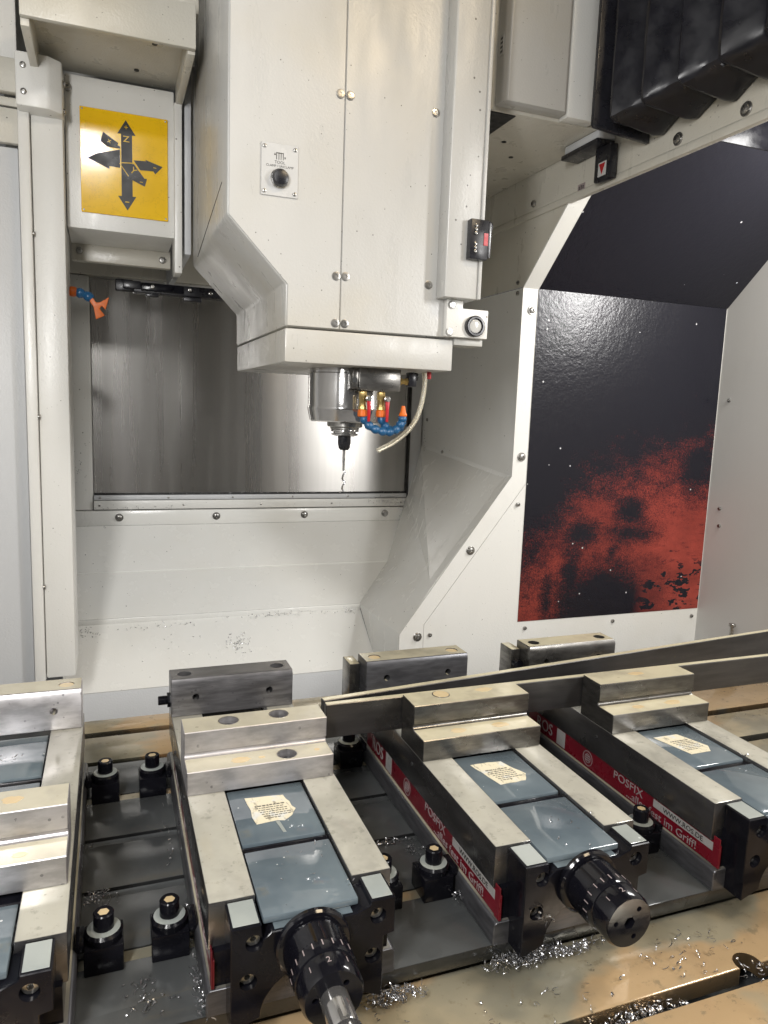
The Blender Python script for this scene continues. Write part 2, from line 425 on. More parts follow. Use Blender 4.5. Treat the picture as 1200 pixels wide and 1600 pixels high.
# side wall of the recess with its slanted chute
ws = struct('wall_side', B().sheet([(XS, YP+3, 289), (XS, 1480, 322), (XS, 1480, 598), (XS, YP+3, 598)], 3, (1, 0, 0)), WHITE)
part('upper_panel', B().sheet([(XS, YP, 600), (XS, 1480, 600), (XS, 1480, 1100), (XS, 900, 1100), (XS, 900, 765), (XS, YP-114, 703)], 3, (1, 0, 0)), CREAM, ws)
part('chute_panel', B().sheet([(XS, YP+2, 289), (494, YP+2, 99), (604, 1468, 205), (XS, 1480, 322)], 3, (.6, 0, -.7)), WHITE_WET, ws)
part('chute_panel', B().sheet([(494, YP+2, 99), (443, YP+2, 27), (443, 1291, 23), (533, 1382, 84), (588, 1463, 155), (604, 1468, 205)], 3, (.6, 0, -.7)), WHITE_WET, ws)
part('lower_panel', B().sheet([(443, YP+2, 27), (443, 1291, 23), (443, 1180, -64), (443, YP+2, -160)], 3, (1, 0, 0)), WHITE_WET, ws)
bolts(ws, [(XS, 1444, 374), (XS, 1361, 311), (XS, 1444, 274), (XS, 1098, 608), (XS, 1096, 591)], LEFT, BTN_S, washer=False)
# front wall of the recess, right hand, cut on the slant
wr = struct('wall_right', B().sheet([(486, YP, 40), (664, YP, 276), (664, YP, 598), (1066, YP, 598), (1066, YP, -160), (486, YP, -160)], 3, (0, 1, 0)), WHITE)
part('edge_flange', B().sheet([(XS-1, YP-1.5, 598), (XS-1, YP-1.5, 289), (442, YP-1.5, 27), (442, YP-1.5, -160), (484.6, YP-1.5, -160), (484.6, YP-1.5, 40.6), (662.6, YP-1.5, 276.6), (662.6, YP-1.5, 598)], 4.5, (0, 1, 0)), WHITE, wr)
bolts(wr, [(650.7, YP-1.5, 322), (564, YP-1.5, 164), (474, YP-1.5, 20.7), (653, YP-1.5, 563)], washer=True)
bolts(wr, [(650, YP-1.5, 241), (497, YP, 22), (680, YP, 20.6), (867, YP, 20.7), (1052, YP, 18)], me=BTN_S)
# slanted overhang above it
def ov(x, t, off=0):   # t along the slope
    return (x, YP-113*t-off*.677, 598+104*t-off*.736)
part('overhang_flange', B().sheet([ov(XS-1, 0, 1.5), ov(664, 0, 1.5), ov(664, 1.82, 1.5), ov(XS-1, 1.82, 1.5)], 3, (0, .68, .73)), WHITE, wr)
part('overhang', B().sheet([ov(664.5, 0), ov(1066, 0), ov(1066, 1.82), ov(664.5, 1.82)], 3, (0, .68, .73)), CREAM, wr)
part('upper_wall', B().box(640, 1066, 872, 876, 788, 1150), BLACK, wr)
rd = struct('wall_door', B().sheet([(1066, YP, -160), (1066, YP, 598), (1066, 874, 788), (1066, 500, 1100), (1066, -250, 1100), (1066, -250, -160)], 4, (1, 0, 0)), RIGHTP)
bolts(rd, [(1066, 1053, 432), (1066, 1050, 232), (1066, 1047, 200)], LEFT, BTN_S)
# floor far below the table
struct('light_block_roof', B().box(-430, 1070, 150, 1500, 1152, 1160), ROOFBLOCK)  # unseen roof, added to block light from above, dark to cut its bounce
struct('wall_far_left', B().box(-432, -424, 150, 1100, -160, 1150), GREYP)
struct('floor', B().box(-900, 1300, -700, 1600, -175, -165), GREYP)
# left hand jamb: post, door leaf and header
wl = struct('wall_left', B().box(-420, -104, 1094, 1100, -160, 706, 2), GREYP)
part('panel_frame', B().box(-420, -102, 1084, 1094, 708, 750, 2), CREAM, wl)
part('panel_frame', B().box(-420, -102, 1088, 1094, 753, 764, 2), CREAM, wl)
part('panel_frame', B().box(-420, -102, 1080, 1094, 767, 808, 3), CREAM, wl)
part('panel_frame', B().box(-420, -102, 1092, 1098, 809, 1150, 2), WHITE, wl)
wp = struct('door_post', B().box(-88, -50, 1080, 1180, 3, 760, 3), WHITE)
part('post_strip', B().box(-102, -88.6, 1072, 1180, 0, 760, 2), WHITE, wp)
bolts(wp, [(-88.6, 1078, 600), (-88.6, 1078, 367), (-88.6, 1078, 135)], (0, RX, 0), BTN_S)
part('cap_box', B().prism([(-101, 1050), (-64, 1050), (-49, 1062), (-49, 1120), (-101, 1120)], 'z', 744, 806, 2.5), WHITE, wp)
bolts(wp, [(-92, 1050, 790), (-92, 1050, 760)], FRONT, BTN_S)
bolts(wp, [(-49, 1075, 785), (-49, 1075, 752)], (0, RX, 0), BTN_S)
# canopy box over the left post, carrying the sign
cb = struct('canopy', B().box(-49, 89, 1110, 1300, 620, 812, 1.2), WHITE)
part('hood', B().prism([(935, 797), (935, 845), (1130, 845), (1130, 838), (943, 838), (943, 797)], 'x', -84, 100, 1.2), CREAM, cb)
part('hood_roof', B().box(-84, 100, 943, 1130, 822, 836), CREAM, cb)
part('hood_side', B().box(91, 100, 944, 1112, 794, 836, 1), CREAM, cb)
part('hood_side', B().box(-84, -75, 944, 1100, 790, 836, 1), CREAM, cb)
part('hanger_strip', B().box(88.6, 99, 1100, 1140, 572, 796, 1.5), WHITE, cb)
part('under_flange', B().box(-49, 92, 1220, 1236, 596, 622, 1.5), CREAM, cb)
bolts(cb, [(-38, 1220, 610), (80, 1220, 608), (-45, 1110, 795)], FRONT)
part('upper_panel', B().box(-84, 18, 1060, 1066, 830, 1150, 1), WHITE, cb)
part('upper_panel', B().box(20, 112, 1060, 1066, 830, 1150, 1), WHITE, cb)
part('upper_bracket', B().box(78, 106, 960, 990, 846, 1100, 1.5), CREAM, cb)
part('rear_cover', B().box(103, 112, 1110, 1470, 600, 1100, 1), GREYP, cb)
for hx, hy in ((-60, 960), (-20, 962), (4, 958), (25, 968), (58, 1000), (70, 970), (40, 1085)):
    part('drip_hole', B().cyl((hx, hy, 820.5), (0, 0, 1), 3.2, 2.5, 10), DARK, cb)

# Y beam on the right that carries the head
bm_ = root('cross_beam', 'cream painted beam running front to back above the recess, below the bellows', 'beam', (660, 900, 702))
part('beam_body', B().box(634, 641, 250, 1478, 708, 1150, 1), CREAM, bm_)
part('lower_lip', B().prism([(632.5, 702), (632.5, 711), (634.5, 714), (640.5, 714), (640.5, 702)], 'y', 250, 1478, .8), CREAM, bm_)
bolts(bm_, [(633.5, 743, 722), (633.5, 643, 721), (633.5, 1059, 723)], LEFT, BTN, washer=False)
for y in (743, 643): inst('washer', WASHER, SCREW, bm_, (634, y, 722 if y == 743 else 721), LEFT)
part('part_mark', B().box(633.4, 634, 925, 942, 712, 721), GREYTX, bm_)
for i_ in range(3): part('mark_stroke', B().box(633.1, 633.4, 928+i_*4.5, 930+i_*4.5, 713.5, 718+i_ % 2), INK, bm_)

# ================================================================== table and base plate
tb = root('machine_table', 'wet tan steel machine table with long slots running under the vises', 'table', (300, 600, -90))
slots = [287, 367, 447, 527, 607, 687, 767, 847, 927]
edges = [180] + slots + [1010]
for i in range(len(edges)-1):
    a = edges[i] + (7 if i else 0); b_ = edges[i+1] - (7 if i < len(edges)-2 else 38)
    if edges[i] == 367:
        part('table_strip', cut(B().box(-700, 1030, a, b_, -34, -20, .8), B().cyl((457, 377, -50), (0, 0, 1), 11, 60, 28)), TABLE, tb)
    else: part('table_strip', B().box(-700, 1030, a, b_, -34, -20, .8), TABLE, tb)
part('slot_bed', B().box(-699, 1029, 181, 971, -90, -52), PLATE, tb)
for s_ in slots: part('slot_wall', B().box(-699, 1029, s_-13, s_+13, -51.9, -50), DARK, tb)

pl = root('base_plate', 'grooved dark steel base plate wet with coolant under the row of vises', 'plate', (230, 620, -20))
gro = [505, 580, 655, 730]
ed2 = [433] + gro + [804]
for i in range(len(ed2)-1):
    a = ed2[i] + (6 if i else 0); b_ = ed2[i+1] - (6 if i < len(ed2)-2 else 0)
    if i == 0:
        bb = B().box(-320, 612, a, b_, -12, 0, .8); c_ = B()
        for nx in (425, 215, 5): c_.cyl((nx, 446, -20), (0, 0, 1), 10, 40, 24).box(nx-10, nx+10, 400, 446, -20, 20)
        for nx in (425,): pass
        part('plate_strip', cut(bb, c_), PLATE, pl)
    else: part('plate_strip', B().box(-320, 612, a, b_, -12, 0, .8), PLATE, pl)
part('plate_core', B().box(-319.5, 611.5, 462, 803.5, -19.8, -12.1), PLATE, pl)
for y in gro: part('groove_strip', B().box(-319, 611, y-5.7, y+5.7, -12, -1.2 if y in (505, 730) else -3), TABLE if y in (505, 730) else PLATE, pl)  # tan in the two clamp grooves paints their reflection into the colour

# ================================================================== vises
PITCH_V = 209.5; VX = [54.8 - PITCH_V, 54.8, 54.8+PITCH_V, 54.8+2*PITCH_V]
def jaw_mesh(dy, holes):
    p = [(576+dy, 75.2), (576+dy, 95.5), (599.5+dy, 95.5), (602+dy, 97.5), (602+dy, 100), (600+dy, 100.6), (600+dy, 119), (630+dy, 119), (630+dy, 75.2)]
    b = B().prism(p, 'x', -.3, 124, .6, 1)
    if not holes: return b.mesh('movable_jaw')
    c = B()
    for (x, y, z) in holes: c.cyl((x, y+dy, z-14), (0, 0, 1), 8.2, 30, 28)
    return cut(b, c, 'movable_jaw')
def rear_mesh():
    b = B().prism([(736, 75.2), (736, 110), (738.5, 114.6), (768, 114.6), (768, 75.2)], 'x', -.3, 125.2, .7, 1); c = B()
    for x in (24, 100): c.cyl((x, 730, 94.5), (0, 1, 0), 3.6, 20, 20)
    for x, y in ((14, 752), (111, 752)): c.cyl((x, y, 102), (0, 0, 1), 7.2, 30, 24)
    return cut(b, c, 'fixed_jaw')
REAR = rear_mesh()
# front block with the arch for the spindle
def front_block():
    arch = [(62.5+33*math.cos(a), 8+30*math.sin(a)) for a in [math.pi*k/16 for k in range(17)]]
    p = [(10.5, 1), (10.5, 73), (29.5, 73), (30.5, 62), (36, 66.5), (92, 66.5), (101.5, 70), (102.5, 73), (119.5, 73), (119.5, 47), (112, 45.5), (112, 1)] + [q for q in arch]
    b = B().prism(p, 'y', 413, 439, .6, 1); c = B()
    for x, z in ((25, 61), (21.5, 35), (107.5, 61.5), (104.5, 33)): c.cyl((x, 405, z), (0, 1, 0), 5.6, 18, 22)
    return cut(b, c, 'front_block')
FBLOCK = front_block()
def knurl(i, j, r): return r + (.55 if (i+j) % 2 else 0)
def nut_mesh():
    pr = [(19.6, 405-405)]
    pr += [(20.2, 1.0+k*1.1) for k in range(17)]
    b = B().lathe(pr, (62.5, 407, 54), (0, -1, 0), 96, lambda i, j, r: knurl(i, j, r) if j else r)
    return b.mesh('knurled_nut', 60)
NUT = nut_mesh()
def cap_mesh():
    b = B().lathe([(20.4, 0), (20.4, 5), (19.4, 8.5), (18.6, 9), (18.6, 10), (19.4, 10.6), (19.2, 22), (17.6, 25)], (62.5, 388.4, 54), (0, -1, 0), 56); c = B()
    c.cyl((62.5, 350, 54), (0, 1, 0), 4.6, 26, 6)
    for a in (.9, 3.0, 5.1): c.cyl((62.5+11.5*math.cos(a), 350, 54+11.5*math.sin(a)), (0, 1, 0), 1.9, 18, 12)
    return cut(b, c, 'nut_cap')
NCAP = cap_mesh()
COLLAR = B().lathe([(23, 0), (24.5, 1.5), (24.5, 4), (23.4, 5.5), (21, 6)], (62.5, 413, 54), (0, -1, 0), 48).mesh('collar')
def rail_mesh(x0, x1): return B().box(x0, x1, 439.5, 772, 41.5, 75, .9).mesh('rail')
RAILS = [rail_mesh(0, 30.4), rail_mesh(96.8, 126)]
BASE = B().prism([(-2.2, .15), (-2.2, 17), (0, 19.5), (126, 19.5), (128.2, 17), (128.2, .15)], 'y', 431, 776, .8, 1).mesh('base')
CORE = B().box(3, 123, 434, 770, 19, 44).box(29, 98, 440, 770, 42, 66).mesh('core')
SIDE = B().box(1.8, 3.0, 430.5, 732, 20.5, 41, .2, 1).mesh('side_label')
SIDE_EDGE = B().box(.9, 1.7, 430.5, 438, 20.5, 47, .2, 1).mesh('label_tab')
FILMP = {}
def plate_mesh(y0, y1, x0=31.6, x1=95.6, z=72.6):
    k = (y0, y1, x0, x1, z)
    if k not in FILMP: FILMP[k] = B().box(x0, x1, y0, y1, z-5, z, 1.2, 2).mesh('bed_plate')
    return FILMP[k]
EARF = B().box(12, 28.5, 415, 438.5, 73, 73.5, .3, 1).mesh('coolant_film'); EARF2 = B().box(103.5, 118, 415, 438.5, 73, 73.5, .3, 1).mesh('coolant_film')
CENF = B().prism([(38, 66.6), (38, 67.2), (90, 67.2), (90, 66.6)], 'y', 414.5, 424, .1, 1).box(53, 76, 404, 414.3, 66.6, 67.2, .1, 1).mesh('coolant_film')
BEAR = B().box(50, 79, 405, 413, 40, 66.5, 1).mesh('bearing_tongue')
POSF = text_mesh('POSFIX', 11.5, .3, 1.2); ROS = text_mesh('ROS', 19, .3, .95); ALLES = text_mesh('...alles fest im Griff!', 10.5, .3, 1.15); URL = text_mesh('WWW.ROS.DE', 6.4, .3, 1.15)
RING = B().lathe([(8.8, 0), (8.8, .5), (8.2, .6)], (0, 0, 0), (0, 0, 1), 28).mesh('recess_ring')
POOL = B().lathe([(7.9, 0), (7.9, .3)], (0, 0, 0), (0, 0, 1), 28).mesh('pooled_coolant')
EMBLEM = B(); 
for r_ in (8.2, 5.0):
    for k in range(28):
        a0, a1 = 2*math.pi*k/28, 2*math.pi*(k+1)/28
        EMBLEM.prism([(r_*math.cos(a0), r_*math.sin(a0)), (r_*math.cos(a1), r_*math.sin(a1)), ((r_-.7)*math.cos(a1), (r_-.7)*math.sin(a1)), ((r_-.7)*math.cos(a0), (r_-.7)*math.sin(a0))], 'z', 0, .25)
for q in range(3): EMBLEM.box(-3.6, 3.6, -2.6+q*2.3, -1.4+q*2.3, 0, .25)
EMBLEM = EMBLEM.mesh('emblem')

def make_vise(i, label, dy, jaw_mat, rear_mat, holes, pools, stick, stains=()):
    vx = VX[i]; r = root('machine_vise', label, 'vise', (vx+63, 600, 0), 'vises clamped in a row on the base plate')
    off = Vector((vx, 0, 0))
    def put(name, me, mat, par=r, lab=None):
        if isinstance(me, B): me = me.mesh(name)
        o = inst(name, me, mat, par, off)
        if lab: o['label'] = lab
        return o
    put('base', BASE, STEEL_D); put('core', CORE, BLACK)
    for m in RAILS: put('rail', m, RAIL)
    sl = put('side_label', SIDE, LABEL, lab='red label strip with grey lettering')
    put('label_tab', SIDE_EDGE, LABEL, sl)
    def txt(me, y, z, mat, x=1.65): inst('lettering', me, mat, sl, (vx+x, y, z), TXT_LEFT)
    txt(POSF, 549, 35.2, GREYTX); txt(ROS, 698, 31, SILVER); txt(ALLES, 503, 25.6, GREYTX)
    bd = put('silver_badge', B().box(1.3, 1.75, 656, 672, 22, 40, .2, 1), SILVER, sl)
    ub = put('address_strip', B().box(1.3, 1.75, 437, 512, 32.5, 40, .2, 1), SILVER, sl); txt(URL, 474, 36.2, INK, 1.2)
    inst('emblem', EMBLEM, GREYTX, sl, (vx+1.75, 614, 31), TXT_LEFT)
    for y, z in ((600, 62), (693, 58)): inst('side_bore', TINY, DARK, r, (vx+.4, y, z), LEFT)
    # bed
    if dy == 0: spans = [(500, 579), (419.5, 491)]
    else: spans = [(652, 733), (546, 640), (419.5, 480)]
    for a, b_ in spans: put('bed_plate', plate_mesh(a, b_), FILM)
    for a, b_ in zip(spans, spans[1:]): put('wiper', B().box(30.6, 96.6, b_[1]+1, a[0]-1, 66, 71, .8), BLACK)
    put('front_block', FBLOCK, BLACK)
    put('coolant_film', EARF, FILM2); put('coolant_film', EARF2, FILM2); put('coolant_film', CENF, FILM)
    put('bearing_tongue', BEAR, BLACK)
    for x, z in ((25, 61), (21.5, 35), (107.5, 61.5), (104.5, 33)): inst('block_screw', TINY_CAP, SCREW, r, (vx+x, 422.5, z), FRONT)
    put('collar', COLLAR, GLOSSB); put('knurled_nut', NUT, GLOSSB)
    cpp = put('nut_cap', NCAP, GLOSSB)
    for k in range(9):
        a = math.radians(40+k*18)
        o = inst('scale_mark', MARK, GREYTX, cpp, (vx+62.5+20.45*math.cos(a), 385.5, 54+20.45*math.sin(a)), (0, -a+RX, 0))
    for k, tx in enumerate(('1', '2', '1')):
        a = math.radians(58+k*36)
        inst('numeral', NUMS[tx], GREYTX, cpp, (vx+62.5+19.4*math.cos(a), 372, 54+19.4*math.sin(a)), (0, -a+RX, 0))
    # jaws
    jm = put('movable_jaw', jaw_mesh(dy, holes), jaw_mat)
    for (x, y, z) in holes:
        inst('bore_shade', BORE, DARK, jm, (vx+x, y+dy, z-13.9)); inst('jaw_screw', BIGCAP, BLACK, jm, (vx+x, y+dy, z-13.4))  # dark discs paint shade into the bottoms of the screw holes
        inst('recess_ring', RINGO, SCREW, jm, (vx+x, y+dy, z-.2))
    for (x, y, z, w, d) in stains:
        rs2 = random.Random(int(x*7+y)); pts = [(vx+x+w*math.cos(a)*rs2.uniform(.8, 1.15), y+dy+d*math.sin(a)*rs2.uniform(.8, 1.15)) for a in [k*math.pi/9 for k in range(18)]]
        part('coolant_puddle', B().prism(pts, 'z', z+.02, z+.22), PEACH, jm)
    for (x, y, z) in pools:
        inst('recess_ring', RING, SCREW, jm, (vx+x, y+dy, z-.2)); inst('pooled_coolant', POOL, PEACH, jm, (vx+x, y+dy, z+.25))
    fj = put('fixed_jaw', REAR, rear_mat)
    for x, y in ((14, 752), (111, 752)):
        if i not in (0, 2): inst('bore_shade', BORE_S, DARK, fj, (vx+x, y, 102.05))
        if i in (0, 2): inst('pooled_coolant', POOL_S, PEACH, fj, (vx+x, y, 113.4))
        else: inst('jaw_screw', TINY_CAP, BLACK, fj, (vx+x, y, 102.2))
    # sticker
    if stick:
        so = put('sticker', B().prism(stick, 'z', 72.7, 73.0), STICKER, lab='worn cream sticker with small print')
        rs = random.Random(i)
        for k in range(7):
            lx = 50+k*.9; b = B(); x = lx
            while x < lx+22-(k == 6)*12:
                w = rs.uniform(1.2, 3.4); b.box(x, x+w, 548-k*3.1, 549.1-k*3.1+(.5 if k == 0 else 0), 73.0, 73.08); x += w+.7
            put('print_line', b, INK2, so)
    return r
BIGCAP = screw_mesh(6.4, 8, False); BIGCAP.materials.append(BLACK)
BORE_S = B().cyl((0, 0, 0), (0, 0, 1), 7.1, .3, 24).mesh('bore_shade')
BORE = B().cyl((0, 0, 0), (0, 0, 1), 8.1, .4, 28).mesh('bore_shade')
RINGO = B().lathe([(8.25, -.3), (8.25, .4), (8.9, .4), (8.9, 0)], (0, 0, 0), (0, 0, 1), 28, cap=False).mesh('recess_ring')
TINY_CAP = screw_mesh(5.0, 5, False); TINY_CAP.materials.append(SCREW)
NUMS = {q: text_mesh(q, 6, .2) for q in '12'}
MARK = B().box(-.35, .35, -2.2, 2.2, -.1, .15).mesh('scale_mark')
POOL_S = B().lathe([(6.9, 0), (6.9, .4)], (0, 0, 0), (0, 0, 1), 24).mesh('pooled_coolant')
def rough_poly(pts, n=4, amp=1.2):
    out = []
    for i, p in enumerate(pts):
        q = pts[(i+1) % len(pts)]
        for k in range(n):
            t = k/n; out.append((p[0]+(q[0]-p[0])*t+random.uniform(-amp, amp), p[1]+(q[1]-p[1])*t+random.uniform(-amp, amp)))
    return out
H1 = [(39, 616, 119), (84, 618, 119)]
v1 = make_vise(0, 'steel vise with its stepped jaw set far forward, nearest the grey post', -89, STEEL_L, STEEL_L, [], [(60, 618, 119)], None, [(88, 616, 119, 7, 5), (40, 588, 95.5, 12, 6), (95, 586, 95.5, 5, 3)])
v2 = make_vise(1, 'steel vise with scuffed bright jaws and a silver shaft stuck in its nut', 0, STEEL_L, STEEL_M, [(84, 618, 119), (39, 616, 119), (85, 587, 95.5)], [],
               rough_poly([(45, 565), (77, 561), (81, 537), (70, 524.5), (47, 525)]), [(45, 587, 95.5, 8, 5), (63, 587, 95.5, 3, 2), (112, 588, 95.5, 2.5, 2)])
v3 = make_vise(2, 'steel vise with ragged cream sticker, its knurled black nut fully in view', 0, STEEL, STEEL_D, [], [(36.5, 620.6, 119)],
               rough_poly([(42, 563), (72, 562), (83, 535), (78, 524), (52, 524)], 5, .8), [(84, 621, 119, 9, 5), (41, 588, 95.5, 8, 4.5), (86, 589, 95.5, 9, 5)])
v4 = make_vise(3, 'steel vise with clean edged cream sticker, beside bare slotted table', 0, STEEL, STEEL, [], [],
               rough_poly([(40, 562), (70, 562), (82, 532), (76, 522), (52, 522)], 3, .2), [(40, 588, 95.5, 7, 4), (85, 588, 95.5, 10, 5), (60, 618, 119, 10, 4)])
for v, x in ((v2, VX[1]),):
    part('drive_shaft', B().lathe([(5, 0), (8.6, 1), (8.6, 22), (8.0, 24), (9.4, 26), (9.4, 60), (8.4, 62)], (x+62.5, 364.5, 54), (0, -1, 0), 32), CHROME, v, 'bright cylindrical shaft')
    part('coolant_streak', B().prism([(x+62, 524), (x+65, 524), (x+67, 508), (x+64.5, 508)], 'z', 72.7, 72.95), FILM2, v)
# stop screws and side blocks at the fixed jaws
part('side_screw', B().cyl((54.6, 752, 88), (-1, 0, 0), 7.5, 3.2, 6).cyl((51.4, 752, 88), (-1, 0, 0), 4.6, 9, 20, .6), BLACK, v2)
for v, x in ((v3, VX[2]), (v4, VX[3])):
    part('side_block', B().box(x-13, x-.6, 758, 786, 44, 106, 1), STEEL, v)
part('side_screw', B().cyl((VX[3]-6, 757.9, 88), (0, -1, 0), 6.5, 8, 24, .6), BLACK, v4)

# ------------------------------------------------------------------ hold-down clamps
CL_BLOCK = B().box(-13, 13, 0, 27, 0, 20, 1).mesh('block')
CL_WASH = B().lathe([(13, 0), (13, 4.6), (11, 6.6), (6.5, 6.8)], (0, 13, 20), (0, 0, 1), 32).mesh('washer')
CL_BOLT = None
def clamp_bolt():
    b = B().lathe([(7, 0), (7, 12.4), (6.3, 13.2)], (0, 13, 25.5), (0, 0, 1), 28); c = B().cyl((0, 13, 37.5), (0, 0, 1), 4.2, 10, 6)
    return cut(b, c, 'bolt')
CL_BOLT = clamp_bolt()
CL_FILL = B().cyl((0, 13, 37.6), (0, 0, 1), 4.0, .7, 6).mesh('pooled_coolant')
CL_RING = B().lathe([(11.2, 0), (9.6, .45), (7.3, .5)], (0, 13, 26.6), (0, 0, 1), 28).mesh('coolant_film')
TAIL_R = B().box(12.8, 18.5, 4, 23, 16, 24, .8).mesh('toe'); TAIL_L = B().box(-18.5, -12.8, 4, 23, 16, 24, .8).mesh('toe')
def clamp(x, y, side, label, fill=True):
    c = root('hold_down_clamp', label, 'clamp', (x, y+13, 0), 'black clamps holding the vises down')
    for n, me, m in (('block', CL_BLOCK, BLACK), ('washer', CL_WASH, BLACK), ('bolt', CL_BOLT, BLACK), ('coolant_film', CL_RING, FILM2)):
        inst(n, me, m, c, (x, y, .2))
    inst('toe', TAIL_R if side > 0 else TAIL_L, BLACK, c, (x, y, .2))
    if fill: inst('pooled_coolant', CL_FILL, PEACH, c, (x, y, .2))
for i in range(4):
    lx, rx = VX[i]-19.5, VX[i]+126+19.5
    nm = ['the vise nearest the grey post', 'the vise with the silver shaft', 'the vise with the ragged sticker', 'the vise beside the bare table'][i]
    if i: 
        clamp(lx, 490.5, 1, f'black hold-down clamp on the lettered side of {nm}, front one')
        clamp(lx, 721, 1, f'black hold-down clamp on the lettered side of {nm}, rear one')
    if i < 2:
        clamp(rx, 490.5, -1, f'black hold-down clamp opposite the lettered side of {nm}, front one')
        clamp(rx, 721, -1, f'black hold-down clamp opposite the lettered side of {nm}, rear one')

# ------------------------------------------------------------------ long bars across the vises
thing('steel_bar', B().box(187, 960, 631, 638.5, 83, 116.5, .7, 1), BAR, 'long flat steel bar standing on edge against the stepped jaws', 'bar')
def tilted(x0, y0, x1, y1, th, z0, z1):
    d = Vector((x1-x0, y1-y0)).normalized(); n = Vector((-d.y, d.x))*th
    return [(x0, y0), (x1, y1), (x1+n.x, y1+n.y), (x0+n.x, y0+n.y)]
thing('steel_bar', B().prism(tilted(187, 639.6, 960, 722, 7.5, 0, 0), 'z', 82, 117.5, .7, 1), BAR, 'long flat steel bar lying skewed behind the clamped bar', 'bar')

# small screw stop on the table by the door
st = root('screw_stop', 'small bright screw stop standing on the table by the door wall', 'stop', (1024, 960, -20))
part('foot', B().box(1008, 1040, 945, 962, -20, 6, 1), SCREW, st)
part('neck', B().box(1012, 1036, 948, 960, 6, 12, 1), SCREW, st)
part('screw', B().cyl((1024, 954, 12), (0, 0, 1), 3.5, 24, 16, .5).cyl((1024, 954, 36), (0, 0, 1), 6, 5, 16, .5), SCREW, st)

# ================================================================== stainless shutter, poster, sign
sh = root('shutter_panel', 'streaked stainless steel shutter panel on the back wall', 'panel', (287, 1474, 214))
part('sheet', B().box(-29, 603, 1473, 1476, 215, 608), STAIN, sh)
part('sill_rail', B().box(-30, 604, 1467, 1476, 204, 213, 1), GREYP, sh)
part('sill_rail', B().box(-30, 604, 1464, 1476, 186, 203, 1), WHITE, sh)
bolts(sh, [(-19, 1467, 208.5), (105, 1467, 208), (229, 1467, 208), (351, 1467, 208), (470, 1467, 208)], me=TINY)
bolts(sh, [(-20, 1464, 194), (133, 1464, 194), (285, 1464, 194), (434, 1464, 194), (590, 1464, 194)], me=TINY)
part('edge_seal', B().box(603.5, 606, 1464, 1476, 186, 620), DARK, sh)
part('drip_seal', B().box(-29, 603, 1470, 1473, 213.5, 217), DARK, sh)

ps = root('wall_poster', 'black and red grainy poster film covering the wall and overhang', 'poster', (864, 1078, 33))
part('lower_sheet', B().sheet([(664.5, YP-.8, 33), (1064.5, YP-.8, 33), (1064.5, YP-.8, 599), (664.5, YP-.8, 599)], .6, (0, 1, 0)), POSTER, ps)
part('upper_sheet', B().sheet([ov(665, .012, 1), ov(1065, .012, 1), ov(1065, 1.826, 1), ov(665, 1.826, 1)], .6, (0, .68, .73)), POSTER, ps)

sg = root('axis_sign', 'yellow metal sign with black arrows marked Z, X and Y', 'sign', (25, 1108, 640))
part('plate', B().box(-31, 80.5, 1107, 1109.5, 641, 774, .5, 1), YELLOW, sg)
def sp_(px, py):   # sign drawing -> plate
    yt = 60 + (px-50)*.1667
    return (-31 + (px-55)/1070*111.5, 774 - (py-yt)/1285*133)
def decal(name, pts, y, mat, par, d=.25): return part(name, B().sheet([(a, y, b) for a, b in (sp_(*p) for p in pts)], d, (0, 1, 0)), mat, par)
za = decal('arrow', [(605, 240), (725, 437), (680, 432), (680, 765), (545, 755), (545, 405), (500, 400)], 1106.6, INK, sg)
decal('arrow', [(545, 765), (680, 778), (680, 1190), (725, 1195), (615, 1360), (500, 1170), (545, 1175)], 1106.6, INK, sg)
decal('arrow', [(330, 380), (510, 520), (500, 545), (530, 560), (535, 590), (380, 560), (295, 490)], 1106.6, INK, sg)
decal('arrow', [(140, 690), (250, 640), (530, 600), (530, 825), (400, 800), (400, 835)], 1106.6, INK, sg)
decal('arrow', [(695, 735), (850, 750), (840, 732), (1058, 830), (965, 918), (940, 880), (775, 860)], 1106.6, INK, sg)
decal('arrow', [(560, 775), (700, 785), (830, 970), (860, 972), (832, 1070), (640, 960), (580, 925), (610, 930)], 1106.4, INK, sg)
for pts in ([(540, 585), (546, 585), (546, 760), (700, 770), (775, 880), (768, 884), (694, 777), (540, 768)], [(520, 770), (528, 768), (635, 930), (628, 936)]):
    decal('outline', pts, 1106.2, YELLOWTX, sg)
def sign_text(tx, px, py, size, rot=0, sx=1):
    a, b = sp_(px, py); inst('lettering', text_mesh(tx, size, .2, sx), YELLOWTX, sg, (a, 1106.1, b), (RX, rot, 0))
sign_text('+', 608, 335, 10); sign_text('Z', 608, 478, 11, 0, 1.2); sign_text('-', 612, 1245, 14, 0, 1.5)
sign_text('x', 405, 490, 9, .3); sign_text('Y', 690, 870, 12, .65); sign_text('-', 790, 1005, 10, .1, 1.6); sign_text('-', 960, 832, 10, .1, 1.6)
for a, b in ((-28, 771), (77.5, 771), (-28, 644), (77.5, 644)): inst('rivet', TINY, SCREW, sg, (a, 1107, b), FRONT).scale = (.6, .6, .6)

# tool changer arm seen under the canopy
ar = root('tool_arm', 'black tool changer arm hanging in front of the stainless shutter', 'arm', (100, 1330, 570))
part('arm_bar', B().box(40, 215, 1318, 1342, 570, 587, 2), BLACKP, ar)
part('gripper', B().box(12, 40, 1322, 1338, 571, 590, 2).box(24, 52, 1316, 1330, 575, 588, 1.5), BLACKP, ar)
part('cover_rail', B().box(52, 120, 1312, 1318, 573, 586, 1), BLACK, ar)
part('finger', B().box(120, 150, 1314, 1330, 562, 569, 1).box(60, 80, 1316, 1330, 565, 570, 1), BLACKP, ar)
bolts(ar, [(130, 1312, 580), (70, 1312, 580), (165, 1318, 578)], me=BTN_S)

